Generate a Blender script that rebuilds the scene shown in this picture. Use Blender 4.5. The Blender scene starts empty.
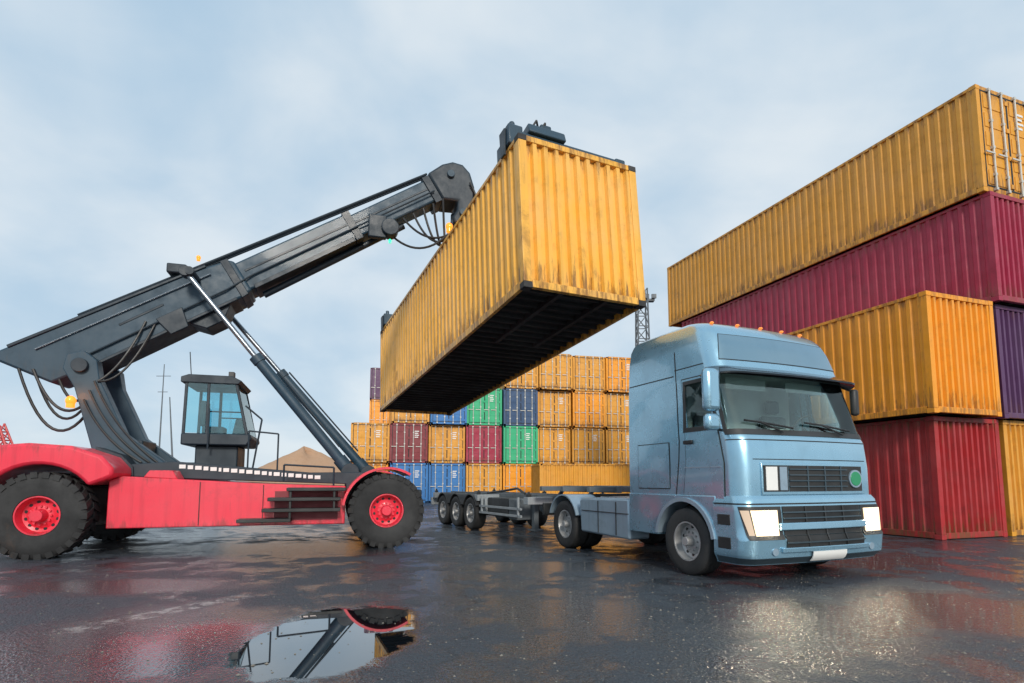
import bpy, math, random
from mathutils import Vector, Matrix
random.seed(7)
S=bpy.context.scene
COL=S.collection
R=math.radians
# ------------------------------------------------------------------ camera
cam=bpy.data.cameras.new("camera"); co=bpy.data.objects.new("camera",cam); COL.objects.link(co)
cam.sensor_width=36; cam.lens=19.69; cam.shift_y=0.084; cam.clip_end=6000
co.location=(0,0,1.4); co.rotation_euler=(R(95.5),0,0); S.camera=co
S.view_settings.view_transform='Standard'; S.view_settings.look='None'; S.view_settings.exposure=0
# ------------------------------------------------------------------ node helpers
def mat_new(name):
    m=bpy.data.materials.new(name); m.use_nodes=True
    nt=m.node_tree; b=nt.nodes['Principled BSDF']; return m,nt,b
def N(nt,t,**k):
    n=nt.nodes.new(t)
    for a,v in k.items(): setattr(n,a,v)
    return n
def math_n(nt,op,a,b=None,c=None,clamp=False):
    n=N(nt,'ShaderNodeMath',operation=op); n.use_clamp=clamp
    for i,v in enumerate((a,b,c)):
        if v is None: continue
        if isinstance(v,(int,float)): n.inputs[i].default_value=v
        else: nt.links.new(v,n.inputs[i])
    return n.outputs[0]
def noise(nt,vec,scale,detail=4,rough=.55,dist=0):
    n=N(nt,'ShaderNodeTexNoise'); n.inputs['Scale'].default_value=scale; n.inputs['Detail'].default_value=detail
    n.inputs['Roughness'].default_value=rough; n.inputs['Distortion'].default_value=dist
    nt.links.new(vec,n.inputs['Vector']); return n.outputs['Fac']
def ramp(nt,fac,a,b,lo=0.,hi=1.):
    n=N(nt,'ShaderNodeMapRange'); n.interpolation_type='SMOOTHSTEP'
    n.inputs['From Min'].default_value=a; n.inputs['From Max'].default_value=b
    n.inputs['To Min'].default_value=lo; n.inputs['To Max'].default_value=hi
    nt.links.new(fac,n.inputs['Value']); return n.outputs['Result']
def mix(nt,fac,a,b):
    n=N(nt,'ShaderNodeMix'); n.data_type='RGBA'
    if isinstance(fac,(int,float)): n.inputs[0].default_value=fac
    else: nt.links.new(fac,n.inputs[0])
    for i,v in ((6,a),(7,b)):
        if isinstance(v,(tuple,list)): n.inputs[i].default_value=(v[0],v[1],v[2],1)
        else: nt.links.new(v,n.inputs[i])
    return n.outputs[2]
def bump(nt,h,strength,dist=.01,nrm=None):
    n=N(nt,'ShaderNodeBump'); n.inputs['Strength'].default_value=strength; n.inputs['Distance'].default_value=dist
    nt.links.new(h,n.inputs['Height'])
    if nrm: nt.links.new(nrm,n.inputs['Normal'])
    return n.outputs[0]
def scl(nt,vec,x,y,z):
    n=N(nt,'ShaderNodeVectorMath',operation='MULTIPLY'); nt.links.new(vec,n.inputs[0]); n.inputs[1].default_value=(x,y,z); return n.outputs[0]
def objvec(nt):
    tc=N(nt,'ShaderNodeTexCoord'); oi=N(nt,'ShaderNodeObjectInfo')
    m=math_n(nt,'MULTIPLY',oi.outputs['Random'],37.)
    a=N(nt,'ShaderNodeVectorMath',operation='ADD'); nt.links.new(tc.outputs['Object'],a.inputs[0]); nt.links.new(m,a.inputs[1]); return a.outputs[0]
def paint(name,col,rough=.45,metal=0.,fade=.25,grime=.5,rust=.0,coat=0.,bmp=.15,streak=.5,edge=0.,bigrust=0.,edgecol=None,dent=0.):
    m,nt,b=mat_new(name); v=objvec(nt)
    dark=tuple(c*.45 for c in col); lite=tuple(min(1,c*.8+.12) for c in col)
    n1=noise(nt,v,.9,5); c1=mix(nt,ramp(nt,n1,.35,.75,0,fade),col,lite)
    sv=scl(nt,v,7,7,.35); n2=noise(nt,sv,1.,5,.6); 
    f2=math_n(nt,'MULTIPLY',ramp(nt,n2,.45,.8,0,1),streak*grime)
    c2=mix(nt,f2,c1,dark)
    n3=noise(nt,v,2.3,8,.7); c3=mix(nt,ramp(nt,n3,.5,.8,0,grime),c2,tuple(c*.3+.02 for c in col))
    out=c3
    if edge>0:
        tc=N(nt,'ShaderNodeTexCoord'); sp=N(nt,'ShaderNodeSeparateXYZ'); nt.links.new(tc.outputs['Generated'],sp.inputs[0])
        low=ramp(nt,sp.outputs[2],.0,.25,1,0); hi=ramp(nt,sp.outputs[2],.82,1.,0,.9)
        e=math_n(nt,'MAXIMUM',low,hi)
        n6=noise(nt,scl(nt,v,6,6,.8),1.6,9,.75)
        fe=ramp(nt,math_n(nt,'ADD',n6,math_n(nt,'MULTIPLY',e,.17)),.58,.76,0,edge)
        out=mix(nt,fe,out,mix(nt,n6,(.05,.02,.012),edgecol or (.25,.10,.03)))
    if rust>0:
        sv2=scl(nt,v,6,6,.45); n5=noise(nt,sv2,1.5,8,.72); f5=ramp(nt,n5,.60,.74,0,.6*rust)
        n4=noise(nt,v,7,8,.75); f4=ramp(nt,n4,.68,.75,0,.9*rust)
        out=mix(nt,f5,out,(.17,.065,.02)); out=mix(nt,f4,out,(.08,.03,.015))
    if bigrust>0:
        n7=noise(nt,scl(nt,v,1,1,.6),.9,10,.74,.3); out=mix(nt,ramp(nt,n7,.56,.68,0,bigrust),out,(.22,.085,.02))
    nt.links.new(out,b.inputs['Base Color'])
    nt.links.new(ramp(nt,n3,.3,.75,rough*.85,min(1,rough*1.35)),b.inputs['Roughness'])
    b.inputs['Metallic'].default_value=metal; b.inputs['Coat Weight'].default_value=coat; b.inputs['Coat Roughness'].default_value=.05
    nn=None
    if dent>0: nn=bump(nt,noise(nt,v,1.7,2,.4),dent,.09)
    if bmp>0: nn=bump(nt,n3,bmp,.012,nn)
    if nn: nt.links.new(nn,b.inputs['Normal'])
    return m
def emit(name,col,s,base=None):
    m,nt,b=mat_new(name); b.inputs['Base Color'].default_value=(*(base or col),1); b.inputs['Emission Color'].default_value=(*col,1); b.inputs['Emission Strength'].default_value=s
    v=objvec(nt); nt.links.new(ramp(nt,noise(nt,v,20),.3,.7,.05,.15),b.inputs['Roughness']); return m

M={}
M['yel']=paint('yellow_paint',(.76,.34,.028),.44,fade=.25,grime=.45,rust=.6,edge=.75,bigrust=.4,dent=.3)
M['yelh']=paint('weathered_yellow_paint',(.93,.47,.06),.42,fade=.5,grime=.45,rust=.8,streak=1.,edge=.8,bigrust=.5,dent=.35)
M['ora']=paint('amber_paint',(.90,.34,.012),.40,fade=.15,grime=.36,rust=.45,edge=.65,bigrust=.2,dent=.3)
M['mag']=paint('crimson_paint',(.36,.010,.048),.42,fade=.18,grime=.5,rust=.3,edge=.5,dent=.35)
M['pur']=paint('purple_paint',(.09,.025,.10),.45,fade=.15,grime=.35,rust=.1,edge=.3,dent=.2)
M['red']=paint('red_paint',(.42,.018,.020),.45,fade=.25,grime=.7,rust=.6,edge=.9,streak=1.,dent=.4)
M['dred']=paint('dark_red_paint',(.22,.02,.03),.5,fade=.2,grime=.35,rust=.3)
M['blu']=paint('blue_paint',(.025,.18,.48),.5,fade=.2,grime=.35,rust=.3)
M['dblu']=paint('navy_paint',(.02,.07,.17),.5,fade=.2,grime=.35,rust=.2)
M['grn']=paint('green_paint',(.02,.44,.20),.5,fade=.2,grime=.35,rust=.3)
M['galv']=paint('galvanised_steel',(.60,.59,.54),.45,metal=.2,grime=.5,rust=.3)
M['rod']=paint('chrome_rod',(.30,.33,.36),.25,metal=.9,grime=.5)
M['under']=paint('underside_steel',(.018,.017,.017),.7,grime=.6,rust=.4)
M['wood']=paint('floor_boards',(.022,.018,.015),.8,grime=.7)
M['slate']=paint('slate_paint',(.018,.052,.084),.50,fade=.12,grime=.6,rust=.1,coat=.08,bmp=.08,edgecol=(.08,.08,.07),edge=.25)
M['slate2']=paint('dark_slate_paint',(.009,.022,.036),.50,fade=.10,grime=.5,coat=.06,bmp=.1)
M['sred']=paint('stacker_red_paint',(.84,.030,.065),.36,fade=.2,grime=.38,coat=.35,bmp=.05,streak=1.,edge=.5,edgecol=(.12,.05,.04))
M['black']=paint('black_plastic',(.014,.015,.016),.45,grime=.3,bmp=.1)
M['rub']=paint('tyre_rubber',(.018,.018,.019),.8,fade=.2,grime=.6,bmp=.5,bigrust=.12)
M['steel']=paint('brushed_steel',(.5,.5,.5),.28,metal=.9,grime=.3)
M['rim']=paint('wheel_rim_steel',(.42,.42,.42),.4,metal=.5,grime=.7,rust=.2)
M['truck']=paint('truck_blue_metallic',(.30,.53,.68),.26,metal=.68,fade=.04,grime=.16,coat=.9,bmp=0,streak=.8)
M['truckd']=paint('truck_lower_panel',(.34,.45,.54),.38,metal=.5,fade=.1,grime=.5,coat=.35,bmp=.02)
M['slat']=paint('grille_slat_paint',(.06,.095,.12),.35,metal=.4,grime=.3,bmp=0)
M['seam']=paint('panel_gap',(.008,.009,.010),.6,grime=.1,bmp=0)
M['visor']=paint('smoked_visor',(.010,.018,.028),.10,grime=.1,coat=.7,bmp=0)
M['roofp']=paint('roof_sign_panel',(.20,.34,.43),.16,metal=.65,grime=.15,coat=.9,bmp=0)
M['lgrey']=paint('light_grey_chassis',(.30,.33,.35),.45,grime=.7,rust=.4)
M['tgrey']=paint('trailer_grey',(.12,.14,.155),.5,grime=.8,rust=.6)
M['white']=paint('white_paint',(.80,.80,.78),.45,grime=.1,bmp=0)
M['trim']=paint('cab_interior_trim',(.55,.57,.55),.8,grime=.3,bmp=0)
M['seat']=paint('seat_fabric',(.06,.065,.07),.9,grime=.3,bmp=.1)
M['sand']=paint('sand_mound',(.42,.26,.16),.9,grime=.3)
M['crane']=paint('crane_red',(.6,.05,.05),.5)
M['mast']=paint('mast_steel',(.12,.14,.16),.6)
M['emb']=paint('green_emblem',(.015,.26,.11),.3,grime=.1,bmp=0)
M['amber']=emit('amber_lamp',(1.,.30,.03),1.5,(.5,.12,.01))
M['amberd']=emit('amber_marker',(1.,.25,.03),.7)
M['green']=emit('green_lamp',(.05,1.,.45),1.)
M['head']=emit('headlamp_lens',(1.,.74,.42),1.9,(.35,.35,.34))
M['headc']=emit('headlamp_bulb',(1.,.86,.60),170)
M['head2']=emit('indicator_glass',(1.,.60,.30),.30,(.5,.42,.35))
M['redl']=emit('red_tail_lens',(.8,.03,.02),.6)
def clearglass(name,tint,refl,blend=.12):
    m=bpy.data.materials.new(name); m.use_nodes=True; nt=m.node_tree
    for n in list(nt.nodes):
        if n.type!='OUTPUT_MATERIAL': nt.nodes.remove(n)
    out=[n for n in nt.nodes if n.type=='OUTPUT_MATERIAL'][0]
    tr=N(nt,'ShaderNodeBsdfTransparent'); tr.inputs[0].default_value=(*tint,1)
    gl=N(nt,'ShaderNodeBsdfGlossy'); gl.inputs['Roughness'].default_value=.02; gl.inputs['Color'].default_value=(.9,1,1,1)
    lw=N(nt,'ShaderNodeLayerWeight'); lw.inputs['Blend'].default_value=blend
    v=objvec(nt); sm_=ramp(nt,noise(nt,v,2.5,6,.7),.45,.8,0,.03)
    f=math_n(nt,'ADD',math_n(nt,'ADD',lw.outputs['Fresnel'],refl),sm_,clamp=True)
    mx=N(nt,'ShaderNodeMixShader'); nt.links.new(f,mx.inputs[0]); nt.links.new(tr.outputs[0],mx.inputs[1]); nt.links.new(gl.outputs[0],mx.inputs[2]); nt.links.new(mx.outputs[0],out.inputs[0]); return m
M['glass']=clearglass('windscreen_glass',(.86,.95,.94),.06)
M['sglass']=clearglass('side_window_glass',(.6,.68,.7),.03)
M['cglass']=clearglass('cab_window_glass',(.62,.86,.92),.08)
# ------------------------------------------------------------------ mesh helpers
class MB:
    def __init__(s): s.v=[]; s.f=[]
    def add(s,vs,fs):
        o=len(s.v); s.v+= [tuple(p) for p in vs]; s.f+=[tuple(i+o for i in f) for f in fs]; return s
    def bx(s,x0,x1,y0,y1,z0,z1):
        return s.add([(x0,y0,z0),(x1,y0,z0),(x1,y1,z0),(x0,y1,z0),(x0,y0,z1),(x1,y0,z1),(x1,y1,z1),(x0,y1,z1)],
          [(0,3,2,1),(4,5,6,7),(0,1,5,4),(1,2,6,5),(2,3,7,6),(3,0,4,7)])
    def beam(s,p,q,w,h,up=(0,0,1)):
        p=Vector(p);q=Vector(q);d=(q-p).normalized();u=Vector(up)
        if abs(d.dot(u))>.98:u=Vector((1,0,0))
        r=d.cross(u).normalized();u=r.cross(d)
        vs=[]
        for c in (p,q):
            for a,b in ((-1,-1),(1,-1),(1,1),(-1,1)): vs.append(c+r*a*w/2+u*b*h/2)
        return s.add(vs,[(3,2,1,0),(4,5,6,7),(0,1,5,4),(1,2,6,5),(2,3,7,6),(3,0,4,7)])
    def cyl(s,p,q,r,r2=None,n=16,caps=True):
        p=Vector(p);q=Vector(q);d=(q-p).normalized();u=Vector((0,0,1))
        if abs(d.z)>.98:u=Vector((1,0,0))
        a=d.cross(u).normalized();b=a.cross(d); r2=r if r2 is None else r2
        vs=[];
        for c,rr in ((p,r),(q,r2)):
            for i in range(n):
                t=2*math.pi*i/n; vs.append(c+a*math.cos(t)*rr+b*math.sin(t)*rr)
        fs=[(i,(i+1)%n,(i+1)%n+n,i+n) for i in range(n)]
        if caps: fs+=[tuple(range(n-1,-1,-1)),tuple(range(n,2*n))]
        return s.add(vs,fs)
    def tube(s,pts,r,n=8):
        for a,b in zip(pts,pts[1:]): s.cyl(a,b,r,n=n)
        return s
    def prism(s,prof,y0,y1):
        n=len(prof)
        vs=[(x,y0,z) for x,z in prof]+[(x,y1,z) for x,z in prof]
        fs=[(i,(i+1)%n,(i+1)%n+n,i+n) for i in range(n)]+[tuple(range(n-1,-1,-1)),tuple(range(n,2*n))]
        return s.add(vs,fs)
    def lathe(s,prof,c=(0,0,0),n=48,closed=True):
        m=len(prof);vs=[]
        for i in range(n):
            t=2*math.pi*i/n
            for r,y in prof: vs.append((c[0]+r*math.cos(t),c[1]+y,c[2]+r*math.sin(t)))
        fs=[]
        for i in range(n):
            j=(i+1)%n
            for k in range(m if closed else m-1):
                l=(k+1)%m; fs.append((i*m+k,i*m+l,j*m+l,j*m+k))
        return s.add(vs,fs)
    def sphere(s,c,r,n=12,sx=1,sy=1,sz=1):
        vs=[];fs=[]
        for i in range(n//2+1):
            a=math.pi*i/(n//2)
            for j in range(n):
                t=2*math.pi*j/n; vs.append((c[0]+r*sx*math.sin(a)*math.cos(t),c[1]+r*sy*math.sin(a)*math.sin(t),c[2]+r*sz*math.cos(a)))
        for i in range(n//2):
            for j in range(n): fs.append((i*n+j,i*n+(j+1)%n,(i+1)*n+(j+1)%n,(i+1)*n+j))
        return s.add(vs,fs)
    def mesh(s,name,mat,smooth=35):
        import bmesh
        me=bpy.data.meshes.new(name); me.from_pydata(s.v,[],s.f); 
        bm=bmesh.new(); bm.from_mesh(me); bmesh.ops.recalc_face_normals(bm,faces=bm.faces); bm.to_mesh(me); bm.free()
        if mat: me.materials.append(mat)
        if smooth:
            me.polygons.foreach_set('use_smooth',[True]*len(me.polygons)); me.set_sharp_from_angle(angle=R(smooth))
        me.update(); return me
def link(name,me,parent=None,loc=(0,0,0),rot=(0,0,0),bev=0,label=None):
    o=bpy.data.objects.new(name,me); COL.objects.link(o); o.location=loc; o.rotation_euler=rot
    if parent: o.parent=parent
    if bev and me:
        b=o.modifiers.new('bevel','BEVEL'); b.width=bev; b.segments=2; b.limit_method='ANGLE'; b.angle_limit=R(40); b.harden_normals=False
    if label:o['label']=label
    return o
def mk(name,mb,mat,parent=None,loc=(0,0,0),rot=(0,0,0),bev=0,smooth=35,label=None):
    return link(name,mb.mesh(name,M[mat] if isinstance(mat,str) else mat,smooth),parent,loc,rot,bev,label)
def top(name,label,cat,loc=(0,0,0),rot=(0,0,0),group=None):
    e=bpy.data.objects.new(name,None); COL.objects.link(e); e.location=loc; e.rotation_euler=rot; e.empty_display_size=.3
    e['label']=label; e['category']=cat
    if group:e['group']=group
    return e
def interp(tab,z):
    if z<=tab[0][0]: return tab[0][1]
    for (a,b),(c,d) in zip(tab,tab[1:]):
        if z<=c: return b+(d-b)*(z-a)/(c-a)
    return tab[-1][1]
# ------------------------------------------------------------------ containers
def corr(mb,o,a,u,n,L,H,per,dep):
    o=Vector(o);a=Vector(a);u=Vector(u);n=Vector(n)
    k=max(1,round(L/per)); p=L/k; pts=[]
    for i in range(k):
        x=i*p
        pts+=[(x,0),(x+p*.34,0),(x+p*.48,-dep),(x+p*.84,-dep)]
    pts.append((L,0)); m=len(pts)
    vs=[o+a*x+n*d for x,d in pts]+[o+a*x+n*d+u*H for x,d in pts]
    mb.add(vs,[(i,i+1,i+1+m,i+m) for i in range(m-1)])
CACHE={}
W=2.44
def cont_meshes(L,H,mk_,door):
    key=(L,H,mk_,door)
    if key in CACHE: return CACHE[key]
    d={}
    b=MB(); h=L/2; w=W/2
    zb,zt=.16,H-.07
    corr(b,(-h+.14,-w+.012,zb),(1,0,0),(0,0,1),(0,-1,0),L-.28,zt-zb,.28,.045)
    corr(b,(-h+.14,w-.012,zb),(1,0,0),(0,0,1),(0,1,0),L-.28,zt-zb,.28,.045)
    corr(b,(h-.02,-w+.14,zb),(0,1,0),(0,0,1),(1,0,0),W-.28,zt-zb,.24,.045)
    if not door: corr(b,(-h+.02,-w+.14,zb),(0,1,0),(0,0,1),(-1,0,0),W-.28,zt-zb,.215,.075)
    corr(b,(-h+.1,-w+.05,H-.02),(1,0,0),(0,1,0),(0,0,1),L-.2,W-.1,.4,.02)
    d['wall']=b.mesh('corrugated_wall',M[mk_],0)
    f=MB()
    for sx in (-1,1):
        for sy in (-1,1):
            x0,x1=sorted((sx*h,sx*(h-.15))); y0,y1=sorted((sy*w,sy*(w-.15)))
            f.bx(x0,x1,y0,y1,.12,H-.12)
        x0,x1=sorted((sx*(h-.002),sx*(h-.10)))
        f.bx(x0,x1,-w+.16,w-.16,H-.12,H-.006); f.bx(x0,x1,-w+.16,w-.16,.02,.16)
    for sy in (-1,1):
        y0,y1=sorted((sy*(w-.003),sy*(w-.07)))
        f.bx(-h+.17,h-.17,y0,y1,H-.09,H-.008); f.bx(-h+.17,h-.17,y0,y1,.02,.17)
    d['frame']=f.mesh('frame',M[mk_],0)
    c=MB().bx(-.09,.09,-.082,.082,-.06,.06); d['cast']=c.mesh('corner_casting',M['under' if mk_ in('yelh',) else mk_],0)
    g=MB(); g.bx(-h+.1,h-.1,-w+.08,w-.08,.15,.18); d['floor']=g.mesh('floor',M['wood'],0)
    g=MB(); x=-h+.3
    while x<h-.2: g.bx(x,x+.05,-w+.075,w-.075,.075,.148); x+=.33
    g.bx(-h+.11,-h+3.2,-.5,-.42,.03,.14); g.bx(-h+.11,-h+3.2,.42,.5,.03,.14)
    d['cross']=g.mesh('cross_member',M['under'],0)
    if door:
        dd=MB(); dw=(W-.32)/2
        dd.bx(-.03,.0,0,dw,.17,H-.13)
        for i in range(5):
            z=.17+(H-.3)*(i+.12)/5; dd.bx(-.045,-.03,.09,dw-.09,z,z+(H-.3)/5*.72)
        for i in range(4):
            z=.3+(H-.6)*i/3; dd.bx(-.06,-.03,-.03,.1,z-.06,z+.06)
        d['door']=dd.mesh('door',M[mk_],0)
        r=MB(); r.cyl((-.085,0,.08),(-.085,0,H-.06),.026,n=8)
        for z in (.1,.5,1.25,2.0,H-.1): r.bx(-.11,-.03,-.045,.045,z-.035,z+.035)
        r.bx(-.115,-.09,-.02,.34,1.05,1.09)
        d['bar']=r.mesh('locking_bar',M['galv'],30)
        gk=MB(); y1=dw
        gk.bx(-.036,-.001,-.012,.028,.16,H-.12); gk.bx(-.036,-.001,y1-.028,y1+.012,.16,H-.12)
        gk.bx(-.036,-.001,.028,y1-.028,.16,.20); gk.bx(-.036,-.001,.028,y1-.028,H-.16,H-.12)
        d['gask']=gk.mesh('door_gasket',M['seam'],0)
        pl=MB()
        for k in range(4): pl.bx(-.055,-.046,.42+.05*(k%2),.70,H-.55-.13*k,H-.49-.13*k)
        d['mark']=pl.mesh('door_marking',M['white'],0)
    CACHE[key]=d; return d
def container(near_left,d,color,label,L=12.2,H=2.9,door=False,z=None,pitch=0,group=None,detail=True,wscale=1.0,name='shipping_container'):
    ang=math.atan2(d[1],d[0])
    rot=Matrix.Rotation(ang,4,'Z')@Matrix.Rotation(pitch,4,'Y')
    off=rot.to_3x3()@Vector((L/2,-W/2*wscale,0)); c=Vector(near_left)+off
    t=top(name,label,'shipping container',group=group); t.matrix_world=Matrix.Translation(c)@rot
    if wscale!=1: t.scale=(1,wscale,1)
    m=cont_meshes(L,H,color,door)
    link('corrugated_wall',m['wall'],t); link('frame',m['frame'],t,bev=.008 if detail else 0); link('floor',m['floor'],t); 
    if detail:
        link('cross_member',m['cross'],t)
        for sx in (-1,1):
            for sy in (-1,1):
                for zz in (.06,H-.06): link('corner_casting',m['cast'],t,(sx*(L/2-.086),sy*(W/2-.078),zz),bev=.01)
    if door:
        dw=(W-.32)/2
        for sy in (1,-1):
            if sy>0: do=link('door',m['door'],t,(-L/2+.03,.005,0))
            else: do=link('door',m['door'],t,(-L/2+.03,-dw-.005,0))
            for yy in (.28,.78): link('locking_bar',m['bar'],do,(0,yy,0))
            link('door_gasket',m['gask'],do)
            if sy<0 and random.random()<.6: link('door_marking',m['mark'],do)
    return t,c,rot
dS=(-.338,.941); rS=(.941,.338)
G='stacked shipping containers beside the truck'
container((10.30,13.60,0),dS,'red','red corrugated steel container standing on the wet yard',L=12.2,H=3.0,group=G)
container((9.90,13.02,3.004),dS,'ora','bright yellow container stacked on a red container',L=6.06,H=2.95,group=G)
container((12.78,14.5,0),dS,'yel','yellow container at the bottom of the tall stack',L=12.2,H=3.0,group=G)
container((12.58,14.2,3.004),dS,'pur','dark purple container in the tall stack',L=12.2,H=3.0,group=G)
container((12.44,13.92,6.01),dS,'mag','crimson container under the topmost yellow container',L=12.9,H=2.93,group=G)
container((12.30,13.93,8.945),dS,'yel','yellow container with locking-bar doors on top of stack',L=13.7,H=2.97,door=True,group=G)
LH=11.8; HH=3.08
hang,hc,hrot=container((.22,9.75,4.88),(-.43,.903),'yelh','weathered yellow container hanging from the reach stacker spreader',L=LH,H=HH,pitch=R(4.6),wscale=1.12)
p0=Vector((-10.4,36.,0)); rv=Vector((.973,.229,0)); dv=(-.229,.973)
grid={0:['ora','yel'],1:['blu','dred','yel'],2:['blu','yel','blu'],3:['yel','mag','grn'],4:['ora','grn','dblu','yel'],
      5:['yel','yel','yel','yel'],6:['yel','yel','ora','yel'],7:['ora','yel','yel','ora'],8:['red','ora','yel','ora']}
names={'ora':'orange-yellow','yel':'yellow','pur':'purple','blu':'blue','dred':'dark red','mag':'crimson','grn':'green','dblu':'navy blue','red':'red'}
GB='containers stacked across the far side of the yard'
for i,cols in grid.items():
    for j,cn in enumerate(cols):
        jx=random.uniform(-.06,.06); jd=random.uniform(-.3,.3)
        p=p0+rv*(2.52*i+jx)+Vector((dv[0],dv[1],0))*jd; p.z=j*2.604
        container(p,dv,cn,names[cn]+' container showing its doors in the far stack',L=12.2,H=2.6,door=True,group=GB,detail=False)
for j,cn in enumerate(('yel','ora','ora','pur')):
    container((-12.7,49.5,j*2.9),dv,cn,names[cn]+' container in the rearmost stack',L=12.2,H=2.89,door=True,group=GB,detail=False)
container((1.2,35.1,0),(.985,.17),'yel','yellow container lying side-on before the far stack',L=6.06,H=2.45,group=GB,detail=False)
# ------------------------------------------------------------------ wheels
def wheel(parent,loc,rad,w,rimmat,side=-1,lugs=0,rimr=.56,nuts=10,steer=0):
    hub=MB(); hub.cyl((0,side*w*.05,0),(0,side*w*.52,0),rad*.17,rad*.13,20)
    wh=mk('wheel',hub,rimmat,parent,loc,(0,0,steer),bev=.006)
    t=MB(); h=w/2; r=rad; q=rimr*rad
    t.lathe([(q,-h*.72),(q*1.05,-h*.86),((q+r)*.5,-h*1.0),(r*.93,-h*.96),(r*.985,-h*.84),(r*(.965 if lugs else 1),-h*.6),(r*(.965 if lugs else 1),h*.6),(r*.985,h*.84),(r*.93,h*.96),((q+r)*.5,h),(q*1.05,h*.86),(q,h*.72)],n=56)
    if lugs:
        for i in range(lugs):
            a=2*math.pi*i/lugs
            for sd in (-1,1):
                a2=a+(math.pi/lugs if sd>0 else 0)
                mt=Matrix.Rotation(-a2,3,'Y')
                vs=[]
                for xx in (r*.88,r*1.015):
                    for (yy,sk) in ((sd*.02*w,.10),(sd*h*1.04,-.02)):
                        for tt in (-.5,.5):
                            zz=(tt*.58*2*math.pi/lugs+sk)*r
                            vs.append(mt@Vector((xx,yy,zz)))
                t.add(vs,[(0,1,3,2),(4,6,7,5),(0,4,5,1),(2,3,7,6),(0,2,6,4),(1,5,7,3)])
    else:
        for yy in (-.5,-.17,.17,.5):
            t.lathe([(r*.99,yy*h-.012),(r*1.006,yy*h-.1*h),(r*1.006,yy*h+.1*h),(r*.99,yy*h+.012)],n=56)
    mk('tyre',t,'rub',wh)
    m=MB(); s=side
    prof=[(q*1.0,s*h*.74),(q*1.02,s*h*.84),(q*.95,s*h*.84),(q*.90,s*h*.55),(q*.86,s*h*.2),(q*.70,s*h*.12),(q*.52,s*h*.32),(q*.42,s*h*.36),(q*.05,s*h*.36),(q*.05,s*h*.2),(q*.9,-s*h*.1),(q,-s*h*.5)]
    m.lathe(prof,n=40)
    for i in range(nuts):
        a=2*math.pi*i/nuts; c=(q*.47*math.cos(a),0,q*.47*math.sin(a))
        m.cyl((c[0],s*h*.3,c[2]),(c[0],s*h*.47,c[2]),rad*.028,n=6)
    nf=len(m.f)
    for i in range(nuts):
        a=2*math.pi*(i+.5)/nuts; c=(q*.72*math.cos(a),0,q*.72*math.sin(a))
        m.cyl((c[0],s*h*.1,c[2]),(c[0],s*h*.17,c[2]),q*.085,n=10)
    ro=mk('rim',m,rimmat,wh); ro.data.materials.append(M['seam'])
    for p_ in list(ro.data.polygons)[nf:]: p_.material_index=1
    return wh
# ------------------------------------------------------------------ reach stacker
ws=(.9553,.2957)
ST=top('reach_stacker','red and slate reach stacker holding up a yellow container','reach stacker',(-8.67,10.47,0),(0,0,math.atan2(ws[1],ws[0])))
RW=.78
for x,ys in ((0,(0,3.6)),(6.2,(0,.72,3.2,3.92))):
    for y in ys:
        o=wheel(ST,(x,y,RW),RW,.56,'sred',-1 if y<2 else 1,lugs=26,rimr=.45,nuts=12)
def arc(cx,cz,r,a0,a1,n):
    return [(cx+r*math.cos(R(a0+(a1-a0)*i/n)),cz+r*math.sin(R(a0+(a1-a0)*i/n))) for i in range(n+1)]
prof=[(-2.3,.9),(-2.35,1.4),(-2.2,1.68),(-1.8,1.86),(-1.0,2.02),(-.2,2.10),(.45,2.06),(.95,1.88),(1.14,1.66),(1.16,1.50),(1.0,1.42)]+arc(0,.78,.93,35,175,16)+[(-1.05,.75)]
mk('counterweight',MB().prism(prof,-.30,3.95),'sred',ST,bev=.06)
mk('rear_deck',MB().prism([(1.02,1.45),(1.19,1.52),(1.17,1.70),(.96,1.93),(.5,2.1),(.5,1.9),(.9,1.75)],.7,3.0),'slate2',ST)
mk('rear_axle',MB().cyl((0,.1,.78),(0,3.5,.78),.2).bx(-.5,.5,.5,3.1,.5,1.3),'slate2',ST,bev=.02)
mk('chassis',MB().prism([(.98,.50),(5.35,.50),(5.35,1.30),(3.6,1.36),(2.6,1.42),(1.2,1.50),(.98,1.42)],.05,3.75),'sred',ST,bev=.02)
mk('chassis_panel_gap',MB().bx(2.55,2.565,.040,.06,.53,1.39),'seam',ST)
mk('chassis_panel_gap',MB().bx(3.72,3.735,.040,.06,.53,1.33),'seam',ST)
mk('battery_box',MB().prism([(1.55,1.48),(2.15,1.44),(2.05,1.62),(1.65,1.62)],.06,.6),'sred',ST,bev=.02)
mk('deck',MB().prism([(.9,1.5),(.95,1.74),(1.9,1.82),(4.6,1.6),(6.1,1.62),(6.9,1.35),(6.9,.95),(5.36,.9),(5.36,1.34),(3.6,1.4)],.75,3.2),'slate2',ST,bev=.02)
mk('front_axle',MB().cyl((6.2,.1,.78),(6.2,3.9,.78),.24).bx(5.5,6.9,.95,3.0,.45,1.25),'slate2',ST,bev=.02)
for y0,y1 in ((-.32,1.0),(2.9,4.24)):
    a=arc(6.2,.78,.93,58,172,16); b=arc(6.2,.78,.88,172,58,16)
    mk('fender',MB().prism(a+b,y0,y1),'sred',ST)
mk('tow_block',MB().bx(6.8,7.15,1.2,2.8,.6,1.2),'slate2',ST,bev=.03)
lb=MB()
x=2.0
for wd in (.12,.1,.12,.09,.12,.05,.11,.12,.1,.12,.11,.1,.06,.12,.1,.11,.12,.06,.1,.12):
    zt=1.82-(x-1.9)*.0815
    lb.prism([(x,zt-.14),(x+wd,zt-.14),(x+wd,zt-.06),(x,zt-.06)],.738,.748); x+=wd+.04
mk('side_marking',lb,'white',ST)
stp=MB()
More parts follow.
